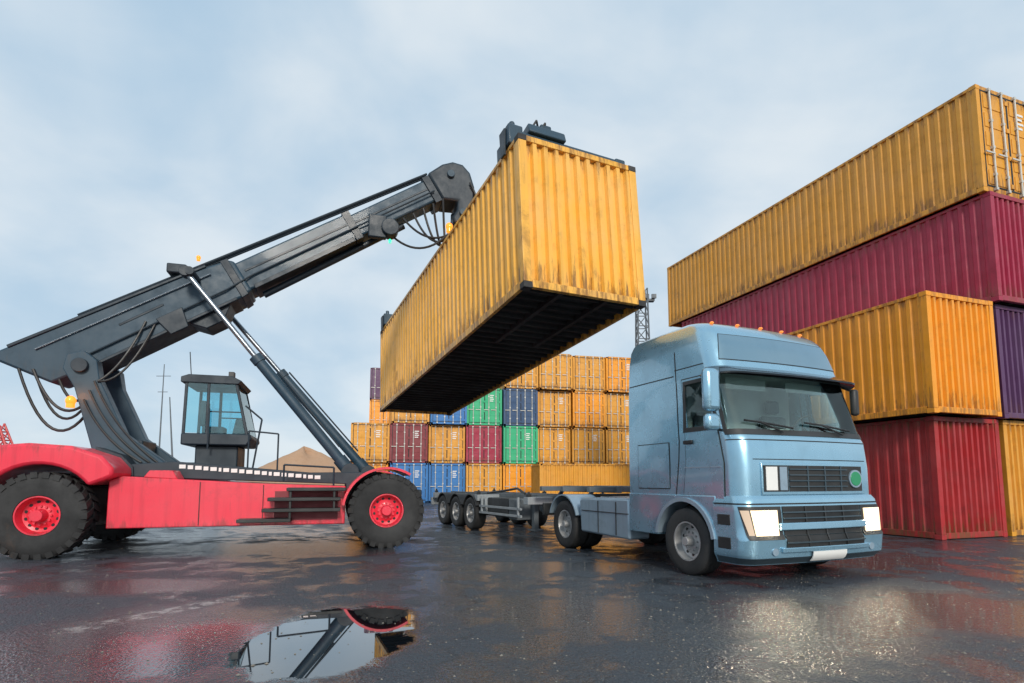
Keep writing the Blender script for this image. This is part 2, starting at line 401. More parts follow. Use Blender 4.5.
for k,(x0,x1,z) in enumerate(((4.2,5.35,1.24),(3.85,5.25,1.04),(3.75,5.25,.82),(3.3,4.3,.62))):
    stp.bx(x0,x1,-.36,.049,z-.035,z+.035)
stp.bx(4.25,4.30,-.32,-.27,.60,1.24); stp.bx(5.1,5.15,-.32,-.27,.80,1.24)
mk('access_steps',stp,'black',ST,bev=.01)
mk('step_recess',MB().bx(3.95,5.2,.036,.048,.60,1.20),'dred',ST)
mk('hand_rail',MB().tube([(4.1,.1,1.4),(4.1,.1,1.75),(5.1,.1,1.7),(5.1,.1,1.3)],.02),'slate2',ST)
mk('hand_rail',MB().tube([(3.3,.8,1.6),(3.3,.8,2.5),(3.9,.8,2.45),(3.9,.8,1.6)],.018),'slate2',ST)
for y in (1.15,2.45):
    mk('boom_support',MB().prism([(.45,1.45),(-.12,3.35),(-.35,3.75),(-.3,4.05),(0,4.15),(.25,3.95),(.32,3.55),(.85,2.4),(1.7,1.75),(1.8,1.45)],y,y+.3),'slate',ST,bev=.02)
for y in (1.05,2.77): mk('pivot_pin',MB().cyl((-.03,y,3.82),(-.03,y+.1,3.82),.15,n=24),'slate2',ST,bev=.01)
mk('tower_tank',MB().bx(.2,1.1,1.46,2.44,1.6,2.3),'slate2',ST,bev=.03)
O=Vector((-1.66,4.11)); th=R(32.); a2=Vector((math.cos(th),math.sin(th))); n2=Vector((math.sin(th),-math.cos(th)))
def bp(s,d): p=O+a2*s+n2*d; return (p.x,p.y)
yb=1.95
BO=mk('boom',MB().prism([bp(-.1,.0),bp(4.3,.10),bp(4.9,.16),bp(5.0,.24),bp(5.0,1.02),bp(4.7,1.08),bp(1.3,1.10),bp(.5,1.06),bp(-.1,.2)],yb-.44,yb+.44),'slate',ST,bev=.05)
rib=MB()
rib.prism([bp(4.72,.12),bp(4.9,.13),bp(4.9,1.07),bp(4.72,1.10)],yb-.46,yb+.46)
rib.prism([bp(.2,-.02),bp(4.4,.07),bp(4.4,.13),bp(.2,.05)],yb-.47,yb+.47)
rib.prism([bp(1.2,1.05),bp(4.62,1.02),bp(4.62,1.09),bp(1.2,1.12)],yb-.455,yb+.455)
rib.prism([bp(2.2,.5),bp(3.2,.48),bp(3.2,.54),bp(2.2,.56)],yb-.45,yb+.45)
mk('boom_flange',rib,'slate2',BO,bev=.015)
mk('boom_bracket',MB().bx(bp(3.9,-.2)[0]-.2,bp(3.9,-.2)[0]+.2,yb-.5,yb-.1,bp(3.9,-.05)[1]-.1,bp(3.9,-.05)[1]+.12),'slate2',BO,bev=.03)
mk('boom_bracket',MB().prism([bp(2.9,.75),bp(3.5,.75),bp(3.4,1.2),bp(3.0,1.2)],yb-.52,yb-.44),'slate2',BO,bev=.015)
mk('telescopic_section',MB().prism([bp(4.9,.26),bp(8.0,.22),bp(8.0,.92),bp(4.9,.98)],yb-.37,yb+.37),'slate',BO,bev=.05)
mk('telescopic_section',MB().prism([bp(7.9,.28),bp(10.8,.20),bp(10.8,.82),bp(7.9,.87)],yb-.31,yb+.31),'slate',BO,bev=.05)
ir=MB()
ir.prism([bp(7.82,.19),bp(8.02,.19),bp(8.02,.95),bp(7.82,.95)],yb-.39,yb+.39)
ir.prism([bp(5.1,.50),bp(7.8,.48),bp(7.8,.53),bp(5.1,.55)],yb-.385,yb+.385)
ir.prism([bp(8.03,.48),bp(10.5,.44),bp(10.5,.49),bp(8.03,.53)],yb-.325,yb+.325)
ir.prism([bp(5.1,.90),bp(7.8,.84),bp(7.8,.95),bp(5.1,1.00)],yb-.39,yb+.39)
ir.prism([bp(10.2,.16),bp(10.4,.16),bp(10.4,.9),bp(10.2,.9)],yb-.36,yb+.36)
mk('guide_rail',ir,'slate2',BO,bev=.008)
for yy,rr in ((yb-.3,.03),(yb-.2,.025),(yb-.1,.025)):
    mk('hydraulic_pipe',MB().tube([(bp(1.6,-.07)[0],yy,bp(1.6,-.07)[1]),(bp(4.9,-.0)[0],yy,bp(4.9,-.0)[1]),(bp(10.4,.10)[0],yy,bp(10.4,.10)[1])],rr),'slate2',BO)
mk('hydraulic_pipe',MB().tube([(bp(1.4,.85)[0],yb-.48,bp(1.4,.85)[1]),(bp(4.5,.8)[0],yb-.5,bp(4.5,.8)[1]),(bp(5.2,.7)[0],yb-.42,bp(5.2,.7)[1]),(bp(10.3,.62)[0],yb-.42,bp(10.3,.62)[1])],.022),'slate2',BO)
mk('hydraulic_pipe',MB().tube([(bp(.6,.30)[0],yb-.47,bp(.6,.30)[1]),(bp(4.4,.32)[0],yb-.48,bp(4.4,.32)[1])],.018),'rod',BO)
mk('hose_reel',MB().cyl((bp(8.7,1.05)[0],yb-.6,bp(8.7,1.05)[1]),(bp(8.7,1.05)[0],yb-.25,bp(8.7,1.05)[1]),.22,n=24),'slate2',BO,bev=.02)
mk('reel_bracket',MB().bx(bp(8.4,.9)[0]-.2,bp(8.4,.9)[0]+.25,yb-.5,yb-.33,bp(8.4,.9)[1]-.25,bp(8.4,.9)[1]+.35),'slate2',BO,bev=.03)
mk('extension_cylinder',MB().cyl((bp(5.2,1.10)[0],yb,bp(5.2,1.10)[1]),(bp(9.2,.98)[0],yb,bp(9.2,.98)[1]),.08,n=16),'slate2',BO)
mk('boom_head',MB().prism([bp(10.4,.12),bp(10.9,.05),bp(11.2,.10),bp(11.42,.28),(8.38,9.72),(8.50,9.35),(8.50,8.95),(8.38,8.55),(8.15,8.28),(7.95,8.24),(7.90,8.42),(8.02,8.62),(8.05,8.88),bp(10.4,.90)],yb-.40,yb+.40),'slate2',BO,bev=.06)
for sd in (-1,1):
    y=yb+sd*.43
    for (px_,pz_) in ((8.18,8.55),bp(10.95,.4)):
        mk('head_pin',MB().cyl((px_,y-.05,pz_),(px_,y+.05,pz_),.10,n=20),'slate',BO,bev=.01)
def hose(p,q,sag,n=14,r=.03,bulge=0):
    p=Vector(p);q=Vector(q);pts=[]
    for i in range(n+1):
        t=i/n;c=p.lerp(q,t);c.z-=sag*4*t*(1-t);c.x+=bulge*4*t*(1-t);pts.append(c)
    mk('hydraulic_hose',MB().tube(pts,r),'black',ST)
for k in range(2): hose((-1.0-.25*k,yb-.46,3.75),(.1,yb-.5+.04*k,3.2-.2*k),.55+.32*k)
hose((-.6,yb-.4,3.7),(.0,yb-.4,3.3),.35); hose((-1.4,yb+.3,4.2),(-.2,yb+.3,3.3),.9)
for k in range(7): hose((8.35+.03*k,yb-.47+.06*k,9.4-.1*k),(8.2-.05*k,yb-.3+.1*k,7.6),.05,bulge=.35+.06*k,r=.028)
for k in range(5): hose((bp(9.2+.3*k,.9)[0],yb-.3-.03*k,bp(9.2+.3*k,.9)[1]),(7.9,yb-.3+.1*k,8.0),.3+.14*k)
hose((bp(8.7,1.2)[0],yb-.3,bp(8.7,1.2)[1]),(8.0,yb-.3,8.2),.45)
for k in range(3): hose((.25-.08*k,1.1,3.5-.2*k),(1.5-.15*k,1.1,1.8),.1,bulge=-.1,r=.022)
for k in range(2): hose((1.0+.2*k,yb-.46,4.95),(.3,1.12,3.5),.22+.15*k,r=.024)
for y,xt,xb_ in ((1.0,1.85,5.45),(2.8,2.10,5.95)):
    t0=Vector((xt,y,6.0)); t1=Vector((xb_,y,1.62)); dd=(t1-t0)
    c=mk('lift_cylinder',MB().cyl(t0+dd*.42,t1,.12,n=20).cyl(t0+dd*.41,t0+dd*.44,.14,n=20).cyl(t0+dd*.93,t1,.155,n=20),'slate',ST)
    mk('piston_rod',MB().cyl(t0,t0+dd*.43,.06,n=16),'rod',c)
    mk('rod_eye',MB().cyl((xt,y-.12,6.0),(xt,y+.12,6.0),.12,n=20),'slate2',c,bev=.01)
    mk('cylinder_eye',MB().cyl((xb_,y-.17,1.62),(xb_,y+.17,1.62),.2,n=20),'slate2',c,bev=.01)
    mk('cylinder_pipe',MB().tube([t0+dd*.44+Vector((.11,0,.14)),t0+dd*.9+Vector((.11,0,.14))],.02),'slate2',c)
mk('cylinder_mount',MB().prism([bp(3.4,1.05),bp(4.5,1.03),bp(4.1,1.36),bp(3.7,1.36)],yb-.35,yb+.35),'slate2',ST,bev=.02)
mk('mount_shaft',MB().cyl((1.95,.85,6.0),(1.95,2.95,6.0),.09),'slate2',ST)
cx0,cx1,cy0,cy1=1.88,3.25,1.2,2.65
CB=mk('operator_cab',MB().prism([(cx0,2.20),(cx1-.05,2.20),(cx1+.05,2.35),(cx1+.02,2.46),(cx0,2.46)],cy0,cy1).bx(cx0+.25,cx1-.25,cy0+.2,cy1-.2,1.65,2.20),'slate2',ST,bev=.03)
fr=MB()
for y in (cy0+.04,cy1-.04):
    for p,q in (((cx0+.04,2.42),(cx0+.06,3.62)),((cx1-.05,2.42),(cx1-.32,3.62)),((cx0+.5,2.42),(cx0+.5,3.62))):
        fr.beam((p[0],y,p[1]),(q[0],y,q[1]),.06,.06,(0,1,0))
    fr.beam((cx0+.5,y,2.95),(cx1-.15,y,2.95),.03,.03,(0,1,0))
fr.prism([(cx0-.05,3.58),(cx1-.27,3.58),(cx1-.2,3.66),(cx1-.4,3.76),(cx0+.1,3.76),(cx0-.05,3.7)],cy0-.03,cy1+.03)
mk('cab_frame',fr,'slate2',CB,bev=.012)
for y in (cy0+.03,cy1-.03):
    mk('side_window',MB().prism([(cx0+.07,2.47),(cx0+.47,2.47),(cx0+.47,3.58),(cx0+.08,3.58)],y-.01,y+.01),'cglass',CB)
    mk('side_window',MB().prism([(cx0+.53,2.47),(cx1-.08,2.47),(cx1-.34,3.58),(cx0+.53,3.58)],y-.01,y+.01),'cglass',CB)
mk('front_window',MB().beam((cx1-.04,(cy0+cy1)/2,2.47),(cx1-.31,(cy0+cy1)/2,3.58),1.3,.02,(1,0,0)),'cglass',CB)
mk('driver_seat',MB().bx(cx0+.3,cx0+.75,1.7,2.15,2.46,2.66).bx(cx0+.25,cx0+.37,1.7,2.15,2.66,3.25),'seat',CB,bev=.03)
mk('control_console',MB().prism([(cx1-.45,2.46),(cx1-.15,2.46),(cx1-.25,2.85),(cx1-.38,2.85)],1.75,2.1),'black',CB,bev=.02)
mk('cab_rail',MB().tube([(cx1+.1,cy0,1.7),(cx1+.25,cy0,2.8),(cx1-.1,cy0,3.1)],.02),'slate2',CB)
mk('cab_rail',MB().tube([(cx0+.55,cy0-.05,2.1),(cx0+.55,cy0-.05,3.0)],.02),'slate2',CB)
mk('work_lamp',MB().bx(cx1-.5,cx1-.38,cy0+.1,cy0+.26,3.76,3.88),'black',CB,bev=.01)
mk('aerial',MB().cyl((cx0+.1,cy0+.2,3.76),(cx0+.05,cy0+.2,4.3),.01,n=6),'black',CB)
def lamp(loc,mat,parent,r=.08,name='beacon_lamp'):
    return mk(name,MB().sphere(loc,r,14,sz=1.1).cyl((loc[0],loc[1],loc[2]-r*1.5),(loc[0],loc[1],loc[2]-r*.5),r*.8),mat,parent)
lamp((-.1,1.0,3.05),'amber',ST,.095); lamp((7.75,1.2,7.95),'amber',ST,.095); lamp((bp(8.6,1.2)[0],yb-.62,bp(8.6,1.45)[1]),'green',ST,.04)
lamp((bp(4.3,-.05)[0],yb-.4,bp(4.3,-.2)[1]),'amber',ST,.05)
for lc in ((-.1,.75,3.2),(7.85,.9,8.1)):
    l=bpy.data.lights.new('beacon_glow','POINT'); l.energy=7; l.color=(1,.32,.05); l.shadow_soft_size=.1
    o=bpy.data.objects.new('beacon_glow',l); COL.objects.link(o); o.parent=ST; o.location=lc
bpy.context.view_layer.update()
sp=mk('spreader',MB().bx(-1.5,1.5,-.55,.55,.35,.80),'slate2',ST,bev=.03)
Wd=Matrix.Translation(hc)@hrot@Matrix.Translation((0,0,HH+.03))
STw=Matrix.Translation((-8.67,10.47,0))@Matrix.Rotation(math.atan2(ws[1],ws[0]),4,'Z')
sp.matrix_local=STw.inverted()@Wd
for y0,y1 in ((-.42,-.14),(.14,.42)): mk('telescopic_arm',MB().bx(-LH/2+.6,LH/2-.6,y0,y1,.2,.45),'slate',sp,bev=.02)
for sx in (-1,1):
    xc=sx*(LH/2-.55)
    e=MB().bx(xc-.18,xc+.18,-1.22,1.27,.06,.34)
    e.prism([(xc-.26,.34),(xc+.26,.34),(xc+.2,.52),(xc-.2,.56)],.1,.95)
    e.bx(xc-.1,xc+.1,.35,.6,.5,.72)
    e.bx(xc-.22,xc+.22,1.08,1.40,-.01,.42); e.bx(xc-.2,xc+.2,-1.40,-1.15,-.01,.36)
    e.bx(xc+.1,xc+.5,1.16,1.34,-.01,.3); e.cyl((xc-.05,1.24,.4),(xc-.05,1.24,.58),.06)
    mk('end_beam',e,'slate',sp,bev=.03)
    mk('guide_flipper',MB().prism([(xc-.12,.35),(xc+.12,.35),(xc+.08,-.2),(xc-.08,-.2)],1.405,1.45),'slate2',sp,bev=.01)
    for k in range(2): mk('spreader_hose',MB().tube([(xc,.9-.2*k,.4),(xc+.1*sx,.7-.2*k,.75),(xc-.3*sx,.4-.1*k,.7),(xc-.7*sx,.25,.45)],.022),'black',sp)
mk('rotator',MB().cyl((0,0,.80),(0,0,1.1),.55,n=28),'slate2',sp,bev=.02)
hp=STw.inverted()@Wd@Vector((0,0,1.1))
mk('rotator_bracket',MB().beam((8.15,yb,8.5),(hp.x,hp.y,hp.z-.05),.5,.5,(1,0,0)),'slate2',ST,bev=.05)
# ------------------------------------------------------------------ truck
TR=top('truck_tractor','silver-blue tractor unit with lit headlamps on wet ground','truck',(2.61,8.59,0),(0,0,math.atan2(-.9165,.4)))
TR.scale=(1,1.075,1)
YC=1.3
class Shape: pass
def mkshape(xf,hw,xr,r,b):
    def P(q,z):
        f=interp(xf,z); w=interp(hw,z); rr=interp(xr,z)
        if q<=1: x=rr+(f-r-rr)*q; y=-w
        elif q<=2: t=(q-1)*math.pi/2; x=f-r+r*math.sin(t); y=-w+r-r*math.cos(t)
        elif q<=3: x=f; y=-w+r+(2*w-2*r)*(q-2)
        elif q<=4: t=(4-q)*math.pi/2; x=f-r+r*math.sin(t); y=w-r+r*math.cos(t)
        else: x=rr+(f-r-rr)*(5-q); y=w
        x+=b*(1-(y/w)**2)
        return Vector((x,y+YC,z))
    def Nn(q,z):
        e=.01
        a=P(min(q+e,5),z)-P(max(q-e,0),z); u=P(q,z+e)-P(q,z-e)
        return a.cross(u).normalized()
    s=Shape(); s.P=P; s.N=Nn
    s.q=lambda x,z:(x-interp(xr,z))/(interp(xf,z)-r-interp(xr,z))
    s.qy=lambda y,z:2+(y-YC+interp(hw,z)-r)/(2*interp(hw,z)-2*r)
    return s
cabS=mkshape([(1.1,1.10),(1.6,1.10),(1.98,1.06),(2.06,1.02),(2.12,.99),(2.95,.74),(3.1,.68),(3.45,.56),(3.62,.48),(3.74,.38),(3.83,.25),(3.90,.08),(3.95,-.14),(3.98,-.45)],
             [(1.1,1.28),(2.1,1.28),(2.95,1.265),(3.45,1.24),(3.68,1.20),(3.82,1.13),(3.91,1.02),(3.96,.88),(3.98,.72)],
             [(1.1,-1.40),(3.80,-1.40),(3.90,-1.35),(3.98,-1.18)],.21,.09)
def loft(shape,zs,q0=0,q1=5,nq=60,cap=True,hole=None):
    mb=MB();qs=[q0+(q1-q0)*i/nq for i in range(nq+1)]
    vs=[shape.P(q,z) for z in zs for q in qs]; m=nq+1; fs=[]
    for i in range(len(zs)-1):
        for j in range(nq):
            if hole and hole((qs[j]+qs[j+1])/2,(zs[i]+zs[i+1])/2): continue
            fs.append((i*m+j,i*m+j+1,(i+1)*m+j+1,(i+1)*m+j))
        fs.append((i*m+nq,i*m,(i+1)*m,(i+1)*m+nq))
    if cap: fs.append(tuple((len(zs)-1)*m+j for j in range(m))); fs.append(tuple(range(m)))
    mb.add(vs,fs); return mb
def patch(shape,zb,zt,qb0,qb1,qt0,qt1,off=.006,th=.012,nz=8,nq=24,hole=None):
    mb=MB();vs=[]
    vv=[i/nz for i in range(nz+1)]; tt=[j/nq for j in range(nq+1)]
    if hole:
        v0,v1,t0,t1=hole; vv=[0,v0*.5,v0]+[v0+(v1-v0)*i/8 for i in range(1,9)]+[(v1+1)/2,1]; tt=[0,t0*.5,t0]+[t0+(t1-t0)*i/30 for i in range(1,31)]+[(t1+1)/2,1]
        nz=len(vv)-1; nq=len(tt)-1
    for layer in (off,off-th):
        for v in vv:
            z=zb+(zt-zb)*v
            for t in tt:
                q=(qb0+(qb1-qb0)*t)*(1-v)+(qt0+(qt1-qt0)*t)*v
                vs.append(shape.P(q,z)+shape.N(q,z)*layer)
    m=nq+1;K=(nz+1)*m;fs=[]
    for i in range(nz):
        for j in range(nq):
            if hole and 2<=i<10 and 2<=j<32: continue
            a=i*m+j; fs.append((a,a+1,a+m+1,a+m)); fs.append((K+a,K+a+m,K+a+m+1,K+a+1))
    def rimf(i0,i1,j0,j1,flip):
        rim=[i0*m+j for j in range(j0,j1+1)]+[i*m+j1 for i in range(i0+1,i1+1)]+[i1*m+j for j in range(j1-1,j0-1,-1)]+[i*m+j0 for i in range(i1-1,i0,-1)]
        for a,b in zip(rim,rim[1:]+rim[:1]): fs.append((a,a+K,b+K,b) if flip else (a,b,b+K,a+K))
    rimf(0,nz,0,nq,False)
    if hole: rimf(2,10,2,32,True)
    mb.add(vs,fs); return mb
zs=[1.1,1.2,1.4,1.6,1.8,1.98,2.03,2.06,2.12,2.15,2.18,2.21,2.24,2.3,2.4,2.5,2.6,2.7,2.8,2.86,2.90,2.93,2.96,3.02,3.1,3.25,3.45,3.54,3.62,3.68,3.74,3.79,3.83,3.87,3.90,3.93,3.95,3.97,3.98]
qx=cabS.q
def cabhole(q,z):
    if 2.12<z<2.96:
        v=(z-2.10)/(2.97-2.10); lo=1.30+.10*v
        if lo<q<5-lo: return True
    if 2.19<z<2.90:
        qq=q if q<2.5 else 5-q
        a=qx(.07,z); bb=qx(.765+(z-2.19)*(.45-.765)/.71,z)
        if a<qq<bb: return True
    return False
CAB=mk('cab',loft(cabS,zs,nq=200,hole=cabhole),'truck',TR,smooth=50)
def sidepatch(x0,x1,z0,z1,off,far=False,x0t=None,x1t=None,th=.012,hole=None):
    x0t=x0 if x0t is None else x0t; x1t=x1 if x1t is None else x1t
    a,b,c,d=qx(x0,z0),qx(x1,z0),qx(x0t,z1),qx(x1t,z1)
    if far: a,b,c,d=5-a,5-b,5-c,5-d
    return patch(cabS,z0,z1,a,b,c,d,off,th,hole=hole)
for far in (False,True):
    mk('door_gap',sidepatch(-.02,.84,1.13,2.98,.004,far,x1t=.52,hole=(.565,.955,.10,.95)),'seam',CAB)
    dr=mk('door',sidepatch(0.0,.82,1.15,2.96,.012,far,x1t=.505,hole=(.57,.965,.08,.95)),'truck',CAB)
    mk('window_frame',sidepatch(.03,.81,2.14,2.93,.018,far,x1t=.505,hole=(.09,.93,.09,.93)),'black',dr)
    mk('window_glass',sidepatch(.07,.765,2.19,2.90,.006,far,x1t=.45,th=.006),'sglass',dr)
    mk('door_moulding',sidepatch(.03,.79,1.60,1.615,.018,far,th=.01),'truckd',dr)
    y=(-.025 if not far else 2.625)
    mk('door_handle',MB().bx(.05,.24,min(y,y+.03 if not far else y-.03),max(y,y+.03 if not far else y-.03),1.96,2.02),'black',dr,bev=.01)
    for (x0,x1,z0,z1) in ((-.20,-.18,1.15,3.45),(-1.38,-.2,3.05,3.068),(-1.2,-.35,1.15,1.165)):
        mk('panel_seam',sidepatch(x0,x1,z0,z1,.003,far,th=.006),'seam',CAB)
    mk('locker_gap',sidepatch(-1.14,-.32,1.28,2.02,.004,far),'seam',CAB)
    mk('locker_door',sidepatch(-1.125,-.335,1.295,2.005,.010,far),'truck',CAB)
    mk('door_pillar_seam',sidepatch(-.18,.5,3.14,3.155,.003,far,th=.006,x1t=.48),'seam',CAB)
mk('windscreen_surround',patch(cabS,2.05,2.99,1.15,3.85,1.25,3.75,.010,.016,hole=(.085,.96,.055,.945)),'black',CAB)
mk('windscreen',patch(cabS,2.10,2.97,1.30,3.70,1.40,3.60,-.002,.005,10,50),'glass',CAB)
mk('dashboard',MB().prism([(.45,1.9),(.90,1.9),(.90,2.08),(.72,2.16),(.45,2.12)],.2,2.4),'seat',CAB,bev=.03)
mk('rear_curtain',MB().bx(-.32,-.28,.12,2.48,1.6,3.4),'trim',CAB)
mk('headliner',MB().bx(-.28,.48,.15,2.45,3.02,3.06),'trim',CAB)
mk('cab_floor',MB().bx(-.28,.8,.15,2.45,1.3,1.34),'seat',CAB)
for y in (.65,1.95):
    mk('driver_seat',MB().bx(-.15,.3,y-.25,y+.25,1.7,1.9).bx(-.22,-.08,y-.24,y+.24,1.9,2.5).bx(-.20,-.10,y-.13,y+.13,2.55,2.78),'seat',CAB,bev=.04)
sw=MB(); 
ring=[Vector((.45+.09*math.sin(2*math.pi*i/24),1.95+.22*math.cos(2*math.pi*i/24),2.24+.20*math.sin(2*math.pi*i/24))) for i in range(25)]
sw.tube(ring,.018); sw.cyl((.45,1.95,2.24),(.6,1.95,2.05),.03)
mk('steering_wheel',sw,'black',CAB)
mk('dash_papers',MB().bx(.62,.80,.9,1.25,2.165,2.175),'white',CAB)
mk('sun_blind',MB().bx(.54,.555,.35,1.1,2.78,2.95).bx(.54,.555,1.5,2.25,2.80,2.95),'trim',CAB)
vz=MB(); vs=[];n=40
for k,(z,off) in enumerate(((3.07,.02),(2.90,.20),(2.88,.185),(3.0,.0))):
    for j in range(n+1):
        q=1.12+(3.88-1.12)*j/n; vs.append(cabS.P(q,z)+cabS.N(q,z)*off)
m=n+1
fs=[]
for k in range(4):
    l=(k+1)%4
    for j in range(n): fs.append((k*m+j,k*m+j+1,l*m+j+1,l*m+j))
fs+= [(0,m,2*m,3*m),(n,3*m+n,2*m+n,m+n)]
mk('sun_visor',vz.add(vs,fs),'visor',CAB)
mk('roof_panel',patch(cabS,3.19,3.60,1.72,3.28,1.95,3.05,.008,.014,6,40),'roofp',CAB)
mk('roof_panel_gap',patch(cabS,3.178,3.612,1.69,3.31,1.93,3.07,.004,.010,6,40),'seam',CAB)
for q in (2.0,2.25,2.5,2.75,3.0):
    p=cabS.P(q,3.84); mk('marker_lamp',MB().sphere((p.x,p.y,p.z+.02),.030,10,sx=1.2,sz=.7),'amberd',CAB)
y=-.24
mm=mk('mirror',MB().bx(.86,1.00,y-.13,y+.12,2.36,2.96),'truck',CAB,bev=.065)
mk('wide_angle_mirror',MB().bx(.865,.99,y-.12,y+.11,2.10,2.33),'truck',mm,bev=.055)
mk('mirror_arm',MB().tube([(.90,y,2.88),(.70,y+.27,2.98)],.02).tube([(.90,y,2.16),(.80,y+.26,2.12)],.02),'black',mm)
mm=mk('mirror',MB().bx(.78,.88,2.56,2.68,2.45,2.88),'black',CAB,bev=.04)
mk('mirror_arm',MB().tube([(.82,2.60,2.85),(.66,2.5,2.95)],.02),'black',mm)
for y0,y1 in ((.75,.18),(1.9,1.25)):
    def wp(y,z):
        q=cabS.qy(y,z); return cabS.P(q,z)+cabS.N(q,z)*.04
    mk('wiper',MB().tube([wp(y0+.05,2.08),wp((y0+y1)/2,2.22)],.014).tube([wp(y0+.25,2.15),wp((y0+y1)/2,2.22),wp(y1,2.24)],.015),'black',CAB)
fq=lambda y,z:cabS.qy(y,z)
def front(y0,y1,z0,z1,off,th=.02,y0t=None,y1t=None,nz=4,nq=24):
    y0t=y0 if y0t is None else y0t; y1t=y1 if y1t is None else y1t
    return patch(cabS,z0,z1,fq(y0,z0),fq(y1,z0),fq(y0t,z1),fq(y1t,z1),off,th,nz,nq)
mk('front_panel_seam',patch(cabS,1.97,1.984,1.05,3.95,1.05,3.95,.003,.008,1,60),'seam',CAB)
mk('front_panel_seam',front(.24,2.36,1.70,1.712,.004,.008),'seam',CAB)
mk('grille_frame',front(.34,2.28,1.21,1.66,.02,.03),'truck',CAB,bev=.012)
gr=mk('grille',front(.78,2.22,1.26,1.62,.026,.02),'seam',CAB)
for z in (1.33,1.41,1.49,1.57): mk('grille_slat',front(.78,1.87,z-.008,z+.008,.045,.02),'slat',gr)
for y in (1.1,1.42,1.74): mk('grille_bar',front(y-.01,y+.01,1.26,1.62,.04,.02,nq=2),'slat',gr)
mk('front_badge_panel',front(.37,.765,1.26,1.62,.028,.012),'seam',CAB)
mk('white_sign',front(.40,.58,1.28,1.60,.036,.008),'white',CAB)
mk('white_sign',front(.62,.74,1.28,1.60,.036,.008),'truckd',CAB)
p=cabS.P(fq(2.04,1.44),1.44); 
mk('round_emblem',MB().cyl((p.x+.03,p.y,1.44),(p.x+.062,p.y,1.44),.105,n=32),'emb',CAB,bev=.006)
mk('emblem_ring',MB().cyl((p.x+.02,p.y,1.44),(p.x+.055,p.y,1.44),.13,n=32),'truckd',CAB)
bumS=mkshape([(.3,1.12),(.38,1.21),(.62,1.24),(.66,1.20),(1.0,1.18),(1.14,1.16),(1.2,1.12)],[(.3,1.26),(.4,1.31),(1.1,1.31),(1.2,1.28)],[(.3,.62),(1.2,.62)],.18,.09)
BU=mk('bumper',loft(bumS,[.28,.32,.38,.42,.5,.60,.62,.66,.8,1.0,1.08,1.14,1.18,1.2],nq=70),'truck',TR,smooth=35)
def bfront(y0,y1,z0,z1,off,th=.02,nz=4,nq=24):
    return patch(bumS,z0,z1,bumS.qy(y0,z0),bumS.qy(y1,z0),bumS.qy(y0,z1),bumS.qy(y1,z1),off,th,nz,nq)
lg=mk('lower_grille',bfront(.58,2.02,.50,1.06,.014,.03,nz=12),'seam',BU)
for z in (.58,.66,.90,.98): mk('grille_slat',bfront(.58,2.02,z-.009,z+.009,.032,.03),'slat',lg)
for y in (.95,1.3,1.65): mk('grille_bar',bfront(y-.012,y+.012,.50,1.06,.028,.03,nq=2,nz=12),'black',lg)
mk('grille_surround',bfront(.50,2.10,.74,.84,.045,.05),'truck',BU,bev=.012)
mk('grille_surround',bfront(.50,2.10,.45,.515,.035,.04),'truck',BU,bev=.008)
mk('bumper_gap',patch(bumS,1.085,1.105,.05,4.95,.05,4.95,.003,.01,1,60),'seam',BU)
mk('air_dam',patch(bumS,.29,.38,.1,4.9,.1,4.9,.008,.02,2,60),'slat',BU)
for far in (0,1):
    mi=lambda a:(a if not far else 5-a)
    hl=mk('headlight',patch(bumS,.62,1.06,mi(1.55),mi(2.17),mi(1.25),mi(2.17),.008,.02,6,14),'black',BU)
    mk('headlight_lens',patch(bumS,.67,1.01,mi(1.90),mi(2.14),mi(1.74),mi(2.14),.018,.012,5,10),'head',hl)
    yl=.31 if not far else 2.29
    for zc,rb in ((.91,.065),(.755,.055)):
        pf=bumS.P(bumS.qy(yl+(.07 if not far else -.07)*(zc<.8),zc),zc); mk('headlight_bulb',MB().sphere((pf.x+.016,pf.y,zc),rb,14,sx=.28),'headc',hl)
    mk('indicator_lens',patch(bumS,.68,1.01,mi(1.62),mi(1.84),mi(1.34),mi(1.68),.018,.012,5,6),'head2',hl)
    yy=.40 if not far else 2.20
    pf=bumS.P(bumS.qy(yy,.46),.46); mk('fog_lamp',MB().cyl((pf.x-.02,pf.y,.46),(pf.x+.015,pf.y,.46),.05,n=20),'truckd',BU)
mk('number_plate',bfront(1.0,1.62,.34,.45,.040,.012),'white',BU)
for y0,y1,sd in ((.0,.34,-1),(2.26,2.60,1)):
    pr=[(-1.40,.55),(-.68,.55)]+arc(0,.5,.62,175,8,18)+[(.66,1.12),(.66,1.2),(-1.40,1.2)]
    mk('wheel_arch',MB().prism(pr,y0,y1),'truck',TR,bev=.015)
    a=arc(0,.5,.66,8,172,18); b=arc(0,.5,.6,172,8,18)
    ya,ybb=(y0-.035,y0+.30) if sd<0 else (y1-.3,y1+.035)
    mk('fender_lip',MB().prism(a+b,ya,ybb),'truckd',TR)
    yy=y0-.004 if sd<0 else y1+.004
    for za,zb_ in ((.48,.64),(.80,.95)):
        mk('cab_step',MB().bx(.70,.94,yy-.012 if sd<0 else yy-.2,yy+.2 if sd<0 else yy+.012,za,zb_),'black',TR,bev=.01)
    mk('side_skirt',MB().prism([(-1.45,.38),(-3.10,.40),(-3.16,1.02),(-3.05,1.08),(-1.45,1.10)],y0+.02 if sd<0 else y0-.1,y1+.1 if sd<0 else y1-.02),'truckd',TR,bev=.04)
    yq=y0+.012 if sd<0 else y1-.012
    for x in (-1.85,-2.45): mk('skirt_seam',MB().bx(x,x+.015,yq-.004,yq+.02,.43,1.03),'seam',TR)
    mk('skirt_seam',MB().bx(-3.05,-1.47,yq-.004,yq+.02,.82,.835),'seam',TR)
